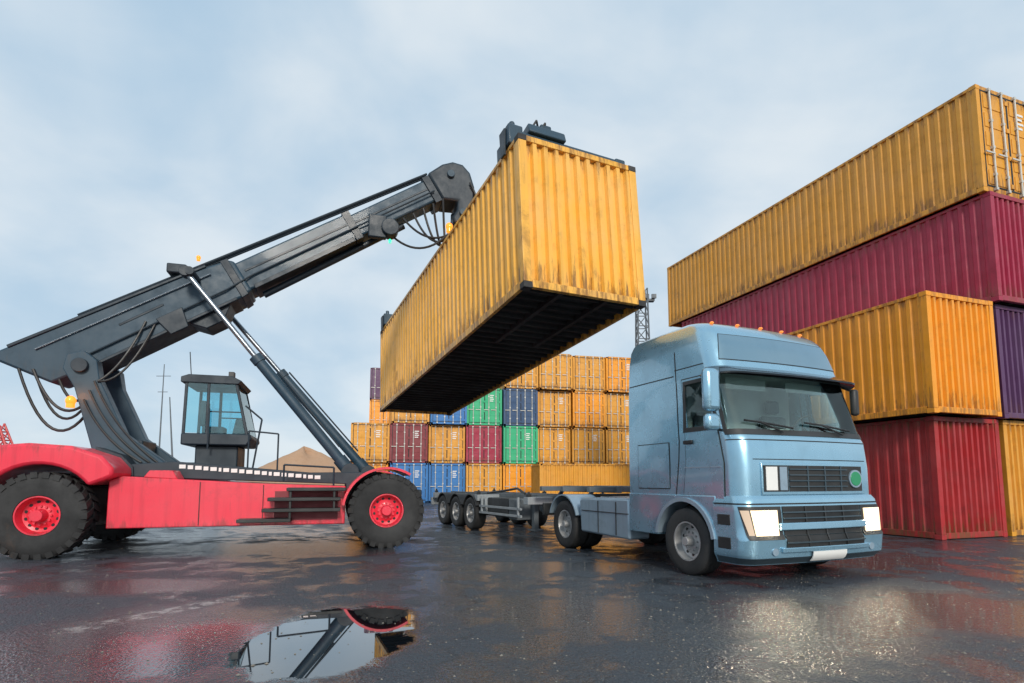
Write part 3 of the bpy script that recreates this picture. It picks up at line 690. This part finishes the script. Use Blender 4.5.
for y in (.85,1.65): mk('chassis_rail',MB().bx(-5.0,.6,y,y+.1,.72,.98),'tgrey',TR,bev=.01)
for x in (-4.9,-4.2,-3.2,-2.2,-1.5): mk('chassis_cross_member',MB().bx(x,x+.1,.95,1.65,.76,.94),'tgrey',TR,bev=.01)
mk('fifth_wheel',MB().prism([(-4.4,1.02),(-4.25,1.12),(-3.1,1.14),(-3.1,1.06),(-4.3,1.0)],.85,1.75).bx(-3.9,-3.4,.9,1.7,.96,1.05),'black',TR,bev=.02)
mk('catwalk',MB().bx(-3.0,-1.5,.4,2.2,1.06,1.10),'steel',TR,bev=.005)
for q_ in (0,1): mk('air_line',MB().tube([(-1.45,1.1+.3*q_,2.2),(-1.9,1.1+.25*q_,1.5),(-2.4,1.15+.2*q_,1.45),(-2.9,1.2+.1*q_,1.25)],.02),'redl',TR)
for ya,ybb in ((-.02,.6),(2.0,2.62)):
    a=arc(-3.8,.5,.63,20,160,16); b=arc(-3.8,.5,.60,160,20,16)
    mk('rear_mudguard',MB().prism(a+b,ya,ybb),'truckd',TR)
for ya in (.15,2.1): mk('rear_lamp',MB().bx(-5.05,-4.98,ya,ya+.35,.7,.85),'redl',TR,bev=.01)
mk('rear_crossbar',MB().bx(-5.0,-4.92,.1,2.5,.62,.9),'black',TR,bev=.01)
mk('axle',MB().cyl((-3.8,.3,.5),(-3.8,2.3,.5),.1).sphere((-3.8,1.3,.5),.26),'black',TR)
mk('axle',MB().cyl((0,.2,.5),(0,2.4,.5),.07).bx(-.5,.5,.85,1.75,.35,.7),'black',TR)
for x,ys in ((0,(.17,2.43)),(-3.8,(.17,.52,2.08,2.43))):
    for y in ys: wheel(TR,(x,y,.5),.5,.32,'rim',-1 if y<1.3 else 1,rimr=.58)
for y in (.30,2.30):
    l=bpy.data.lights.new('headlamp_beam','SPOT'); l.energy=60; l.spot_size=R(90); l.spot_blend=.8; l.color=(1,.80,.56); l.shadow_soft_size=.08
    o=bpy.data.objects.new('headlamp_beam',l); COL.objects.link(o); o.parent=TR; o.location=(1.42,y,.85); o.rotation_euler=(R(76),0,R(-90))
# ------------------------------------------------------------------ trailer
f=(.46,-.888)
TL=top('container_chassis_trailer','empty dark grey skeletal trailer coupled behind the truck','trailer',(2.36,12.41,0),(0,0,math.atan2(f[1],f[0])))
for y in (-.5,.4):
    mk('main_rail',MB().prism([(.6,1.16),(-1.6,1.16),(-2.0,.78),(-8.9,.78),(-8.9,1.06),(-1.8,1.06),(-1.5,1.3),(.6,1.3)],y,y+.1),'tgrey',TL,bev=.01)
for x in (-2.2,-5.2,-8.8): mk('cross_beam',MB().bx(x,x+.22,-1.2,1.2,.84,1.02),'lgrey',TL,bev=.01)
for x in (.4,-.6,-1.5): mk('cross_beam',MB().bx(x,x+.12,-1.15,1.15,1.18,1.29),'tgrey',TL,bev=.01)
for x in (-3.2,-4.2,-6.2,-7.4): mk('cross_beam',MB().bx(x,x+.1,-.4,.4,.84,1.0),'tgrey',TL,bev=.01)
for x in (-2.1,-5.1,-8.7):
    for y in (-1.15,1.07): mk('twist_lock',MB().bx(x-.06,x+.06,y,y+.08,1.021,1.09).cyl((x,y+.04,1.09),(x,y+.04,1.15),.03,n=8),'black',TL)
for y in (-1.18,1.12):
    mk('side_guard',MB().bx(-4.9,-2.4,y,y+.05,.5,.56).bx(-4.9,-2.4,y,y+.05,.68,.74).bx(-4.8,-4.74,y,y+.05,.5,1.0).bx(-2.6,-2.54,y,y+.05,.5,1.0),'lgrey',TL,bev=.005)
for y in (-.75,.62): mk('landing_leg',MB().bx(-2.6,-2.46,y,y+.13,.2,.95).bx(-2.7,-2.36,y-.06,y+.19,.16,.2),'tgrey',TL,bev=.01)
mk('equipment_box',MB().bx(-4.6,-3.3,-1.05,-.55,.45,.95),'black',TL,bev=.02)
mk('pallet_box',MB().bx(-5.0,-4.65,-1.1,-.6,.5,.92),'lgrey',TL,bev=.02)
mk('pallet_box',MB().bx(-3.2,-2.75,-1.1,-.6,.42,.95),'tgrey',TL,bev=.02)
mk('spare_hose_rack',MB().tube([(-2.3,-1.1,1.1),(-2.9,-1.0,1.22),(-3.6,-1.05,1.15),(-4.5,-1.1,1.08)],.03),'black',TL)
mk('air_tank',MB().cyl((-4.5,.75,.65),(-3.2,.75,.65),.18,n=20),'lgrey',TL)
mk('brake_hose',MB().tube([(-2.0,-.4,1.0),(-3.0,-.45,.72),(-4.2,-.42,.70),(-5.4,-.4,.75)],.025),'black',TL)
for x in (-5.5,-6.65,-7.8):
    mk('axle',MB().cyl((x,-.9,.47),(x,.9,.47),.08).bx(x-.3,x+.3,-.55,-.4,.5,.8),'black',TL)
    for y in (-1.05,1.05): wheel(TL,(x,y,.47),.47,.36,'rim',-1 if y<0 else 1,rimr=.58)
    for y0 in (-1.24,.86):
        a=arc(x,.47,.57,25,155,10); b=arc(x,.47,.54,155,25,10); mk('mudguard',MB().prism(a+b,y0,y0+.38),'black',TL)
mk('tail_bar',MB().bx(-9.0,-8.92,-1.2,1.2,.6,.85),'lgrey',TL,bev=.01)
for y in (-1.1,.85): mk('tail_lamp',MB().bx(-9.04,-9.0,y,y+.25,.65,.8),'redl',TL,bev=.005)
# ------------------------------------------------------------------ far things
def lattice(name,label,cat,base,h,w,mat,lean=0,r=.06,n=8):
    mb=MB(); c=[(-w/2,-w/2),(w/2,-w/2),(w/2,w/2),(-w/2,w/2)]
    for x,y in c: mb.cyl((x,y,0),(x*.6+lean,y*.6,h),r,n=6)
    for k in range(n):
        z0=h*k/n; z1=h*(k+1)/n; f0=1-.4*k/n; f1=1-.4*(k+1)/n
        for i in range(4):
            a=c[i];b=c[(i+1)%4]
            mb.cyl((a[0]*f0+lean*z0/h,a[1]*f0,z0),(b[0]*f1+lean*z1/h,b[1]*f1,z1),r*.6,n=5)
            mb.cyl((a[0]*f0+lean*z0/h,a[1]*f0,z0),(b[0]*f0+lean*z0/h,b[1]*f0,z0),r*.6,n=5)
    o=mk(name,mb,mat,None,base); o['label']=label; o['category']=cat; return o
LT=lattice('lattice_tower','grey steel lattice light tower rising behind the containers','light tower',(12.6,53,0),20.0,1.5,'mast',r=.08,n=16)
mk('floodlight_bar',MB().bx(-1.2,1.2,-.3,.3,18.8,19.0),'mast',LT)
for x in (-1.1,-.4,.4,1.1): mk('floodlight',MB().bx(x-.22,x+.22,-.5,-.3,19.0,19.4),'mast',LT)
lattice('crane_mast','distant red lattice crane boom beside the stacker','crane',(-68,78,0),9.5,1.6,'crane',lean=-4,r=.14,n=8)
lattice('crane_mast','short red lattice crane base beside the stacker','crane',(-67.5,77,0),6.5,2.2,'crane',lean=1,r=.14,n=5)
ms=mk('light_mast',MB().cyl((0,0,0),(0,0,16),.12,.05,n=8).cyl((-.9,0,14.5),(.9,0,14.5),.04,n=6).cyl((-.6,0,12.5),(.6,0,12.5),.04,n=6),'mast',None,(-43.5,69,0)); ms['label']='thin steel mast with cross arms in the yard'; ms['category']='mast'
ms2=mk('light_mast',MB().cyl((0,0,0),(-1.2,0,12),.15,.06,n=8),'mast',None,(-42,70,0)); ms2['label']='leaning thin steel pole beside the mast'; ms2['category']='mast'
sm=MB();vs=[];fs=[];nr,na=14,40
for i in range(nr+1):
    for j in range(na):
        t=2*math.pi*j/na; rr=i/nr; hh=(1-rr**1.25)*5.4*(1+.08*math.sin(3*t+4*rr))
        vs.append((9.5*rr*math.cos(t)*(1+.1*math.sin(2*t)),7*rr*math.sin(t),max(hh,-.05)+random.uniform(-.07,.07)*(i<nr)))
for i in range(nr):
    for j in range(na): fs.append((i*na+j,i*na+(j+1)%na,(i+1)*na+(j+1)%na,(i+1)*na+j))
sm.add(vs,fs); o=mk('sand_mound',sm,'sand',None,(-26,70,0)); o['kind']='structure'
for i,(x,y,w_,h_) in enumerate(((-150,230,60,7),(-75,260,50,6),(190,300,80,9))):
    e=top('harbour_shed','low grey harbour shed with shallow gable roof','building',(x,y,0))
    mk('wall',MB().bx(-w_/2,w_/2,-10,10,0,h_),'lgrey',e)
    mk('roof',MB().add([(-w_/2-1,-11,h_),(w_/2+1,-11,h_),(w_/2+1,11,h_),(-w_/2-1,11,h_),(-w_/2-1,0,h_+2.2),(w_/2+1,0,h_+2.2)],[(0,1,5,4),(2,3,4,5),(0,4,3),(1,2,5),(0,3,2,1)]),'slate2',e)
    for k in range(5): mk('door',MB().bx(-w_/2+4+k*w_/5.2,-w_/2+8+k*w_/5.2,-10.1,-10.0,0,4.5),'mast',e)
# ------------------------------------------------------------------ ground
gm,nt,b=mat_new('wet_asphalt')
geo=N(nt,'ShaderNodeNewGeometry'); pos=geo.outputs['Position']
def ell(cx,cy,rx,ry,soft=.06,amp=.55,sc=1.1):
    s=N(nt,'ShaderNodeVectorMath',operation='SUBTRACT'); nt.links.new(pos,s.inputs[0]); s.inputs[1].default_value=(cx,cy,0)
    d=N(nt,'ShaderNodeVectorMath',operation='LENGTH'); nt.links.new(scl(nt,s.outputs[0],1/rx,1/ry,0),d.inputs[0])
    nn=noise(nt,pos,sc,6,.65); dd=math_n(nt,'ADD',d.outputs['Value'],math_n(nt,'MULTIPLY',math_n(nt,'SUBTRACT',nn,.5),amp*2))
    return ramp(nt,dd,1.0-soft,1.0+soft,1,0)
pm=ell(-1.62,5.3,.78,1.35,amp=.38,sc=2.1,soft=.16)
pm=math_n(nt,'MAXIMUM',pm,math_n(nt,'MULTIPLY',ell(-2.6,4.9,.9,1.0,amp=.7,sc=2.4,soft=.45),.88))
pw=ell(-3.2,5.2,1.5,1.4,soft=.5,amp=.7)
for a in ((3.0,5.9,1.1,1.2),(4.9,6.2,1.2,1.2),(-5.2,7.7,1.8,.6),(.8,9.4,1.6,.6),(-4.5,12,3,1.2),(.6,6.2,1.0,.8)):
    pw=math_n(nt,'MAXIMUM',pw,ell(*a,soft=.5,amp=.8))
big=noise(nt,pos,.22,6,.6,.3); med=noise(nt,pos,1.6,7,.65); fine=noise(nt,pos,55,3,.6)
gr2=N(nt,'ShaderNodeTexVoronoi'); gr2.inputs['Scale'].default_value=60; nt.links.new(pos,gr2.inputs['Vector'])
gr3=N(nt,'ShaderNodeTexVoronoi'); gr3.inputs['Scale'].default_value=26; nt.links.new(pos,gr3.inputs['Vector'])
wet=ramp(nt,math_n(nt,'ADD',math_n(nt,'MULTIPLY',big,.5),math_n(nt,'MULTIPLY',med,.5)),.44,.56)
wet=math_n(nt,'MAXIMUM',wet,pw)
col=mix(nt,wet,(.040,.054,.070),(.010,.016,.024))
col=mix(nt,ramp(nt,fine,.46,.70,0,.75),col,(.085,.10,.12))
col=mix(nt,ramp(nt,gr3.outputs['Distance'],.02,.22,.45,0),col,(.006,.008,.010))
wv=N(nt,'ShaderNodeVectorMath',operation='ADD'); nt.links.new(pos,wv.inputs[0])
nz_=N(nt,'ShaderNodeTexNoise'); nz_.inputs['Scale'].default_value=2.2; nz_.inputs['Detail'].default_value=5; nt.links.new(pos,nz_.inputs['Vector']); nt.links.new(scl(nt,nz_.outputs['Color'],.7,.7,0),wv.inputs[1])
ck=N(nt,'ShaderNodeTexVoronoi'); ck.feature='DISTANCE_TO_EDGE'; ck.inputs['Scale'].default_value=.42; nt.links.new(wv.outputs[0],ck.inputs['Vector'])
crack=math_n(nt,'MULTIPLY',ramp(nt,ck.outputs['Distance'],.002,.008,1,0),ramp(nt,big,.42,.56,.0,.8))
col=mix(nt,crack,col,(.005,.005,.006))
col=mix(nt,pm,col,(.006,.009,.012))
sx=N(nt,'ShaderNodeSeparateXYZ'); nt.links.new(pos,sx.inputs[0])
lin=math_n(nt,'ABSOLUTE',math_n(nt,'SUBTRACT',math_n(nt,'ADD',sx.outputs[0],math_n(nt,'MULTIPLY',sx.outputs[1],-.55)),-7.15))
lm=math_n(nt,'MULTIPLY',ramp(nt,lin,.12,.20,1,0),ramp(nt,noise(nt,pos,7,8,.75),.46,.58,0,.7))
lm=math_n(nt,'MULTIPLY',lm,ramp(nt,sx.outputs[1],6.9,7.2,1,0)); lm=math_n(nt,'MULTIPLY',lm,ramp(nt,sx.outputs[1],5.2,5.5,0,1))
col=mix(nt,lm,col,(.5,.5,.48))
nt.links.new(col,b.inputs['Base Color'])
notp=math_n(nt,'SUBTRACT',1.,pm)
rg=math_n(nt,'MULTIPLY',ramp(nt,wet,0,1,.58,.34),notp); nt.links.new(math_n(nt,'ADD',rg,.02),b.inputs['Roughness'])
cw=math_n(nt,'MAXIMUM',ramp(nt,wet,0,1,.12,1.),pm); nt.links.new(cw,b.inputs['Coat Weight'])
nt.links.new(math_n(nt,'ADD',math_n(nt,'MULTIPLY',ramp(nt,wet,0,1,.30,.05),notp),.008),b.inputs['Coat Roughness'])
hgt=math_n(nt,'ADD',math_n(nt,'MULTIPLY',fine,.5),math_n(nt,'MULTIPLY',gr2.outputs['Distance'],.9))
hgt=math_n(nt,'ADD',hgt,math_n(nt,'MULTIPLY',gr3.outputs['Distance'],1.1))
bn=N(nt,'ShaderNodeBump'); bn.inputs['Distance'].default_value=.018; nt.links.new(math_n(nt,'MULTIPLY',notp,1.),bn.inputs['Strength']); nt.links.new(hgt,bn.inputs['Height']); nt.links.new(bn.outputs[0],b.inputs['Normal'])
bc=N(nt,'ShaderNodeBump'); bc.inputs['Distance'].default_value=.012; nt.links.new(math_n(nt,'MULTIPLY',notp,ramp(nt,wet,0,1,1.,.62)),bc.inputs['Strength'])
nt.links.new(math_n(nt,'ADD',math_n(nt,'MULTIPLY',noise(nt,pos,22,4),1.),math_n(nt,'MULTIPLY',hgt,.7)),bc.inputs['Height']); nt.links.new(bc.outputs[0],b.inputs['Coat Normal'])
g=MB().add([(-3000,-200,0),(3000,-200,0),(3000,5000,0),(-3000,5000,0)],[(0,1,2,3)])
o=mk('ground',g,gm,smooth=0); o['kind']='structure'
db=MB()
for i in range(2600):
    y=random.uniform(3.2,12); x=random.uniform(-.85*y,.95*y)
    if i<1000: x=random.uniform(.2,.95)*y
    s=random.uniform(.003,.012); 
    if random.random()<.1: s*=1.7
    a=random.uniform(0,6.3); c,sn=math.cos(a),math.sin(a); vs=[]
    for (u,v,w_) in ((-1,-.6,.05),(1,-.5,.05),(.9,.6,.05),(-.8,.7,.05),(0,0,.7)): vs.append((x+s*(u*c-v*sn),y+s*(u*sn+v*c),s*w_+.001))
    db.add(vs,[(0,1,4),(1,2,4),(2,3,4),(3,0,4),(3,2,1,0)])
o=mk('loose_grit',db,paint('grit',(.22,.20,.17),.8),smooth=0); o['kind']='stuff'
# ------------------------------------------------------------------ world + sun
w=bpy.data.worlds.new('World'); S.world=w; w.use_nodes=True; nt=w.node_tree; bg=nt.nodes['Background']
sun_el=R(26); sd=Vector((.22,-.975,0)).normalized()
sky=N(nt,'ShaderNodeTexSky'); sky.sky_type='NISHITA'; sky.sun_disc=False; sky.sun_elevation=sun_el; sky.sun_rotation=math.atan2(sd.x,sd.y); sky.air_density=1.; sky.dust_density=2.
tc=N(nt,'ShaderNodeTexCoord'); d=tc.outputs['Generated']
sp_=N(nt,'ShaderNodeSeparateXYZ'); nt.links.new(d,sp_.inputs[0])
zz=math_n(nt,'ADD',math_n(nt,'MAXIMUM',sp_.outputs[2],0.),.35)
cx=math_n(nt,'DIVIDE',sp_.outputs[0],zz); cy=math_n(nt,'DIVIDE',sp_.outputs[1],zz)
cv=N(nt,'ShaderNodeCombineXYZ'); nt.links.new(cx,cv.inputs[0]); nt.links.new(cy,cv.inputs[1])
n1=noise(nt,cv.outputs[0],1.0,6,.48,.5); n2=noise(nt,cv.outputs[0],2.8,5,.5,.3)
cn=math_n(nt,'ADD',math_n(nt,'MULTIPLY',n1,.7),math_n(nt,'MULTIPLY',n2,.3))
cl=mix(nt,ramp(nt,cn,.37,.60),(4.9,6.8,8.6),(8.6,9.4,10.0))
cl=mix(nt,ramp(nt,sp_.outputs[2],.0,.4,.45,0.),cl,(7.7,8.9,9.8))
skm=mix(nt,.92,sky.outputs[0],cl)
nt.links.new(skm,bg.inputs['Color']); bg.inputs['Strength'].default_value=.093
l=bpy.data.lights.new('sun','SUN'); l.energy=2.4; l.angle=R(12); l.color=(1,.93,.83)
o=bpy.data.objects.new('sun',l); COL.objects.link(o)
dirv=Vector((sd.x*math.cos(sun_el),sd.y*math.cos(sun_el),math.sin(sun_el)))
o.rotation_euler=dirv.to_track_quat('Z','Y').to_euler()
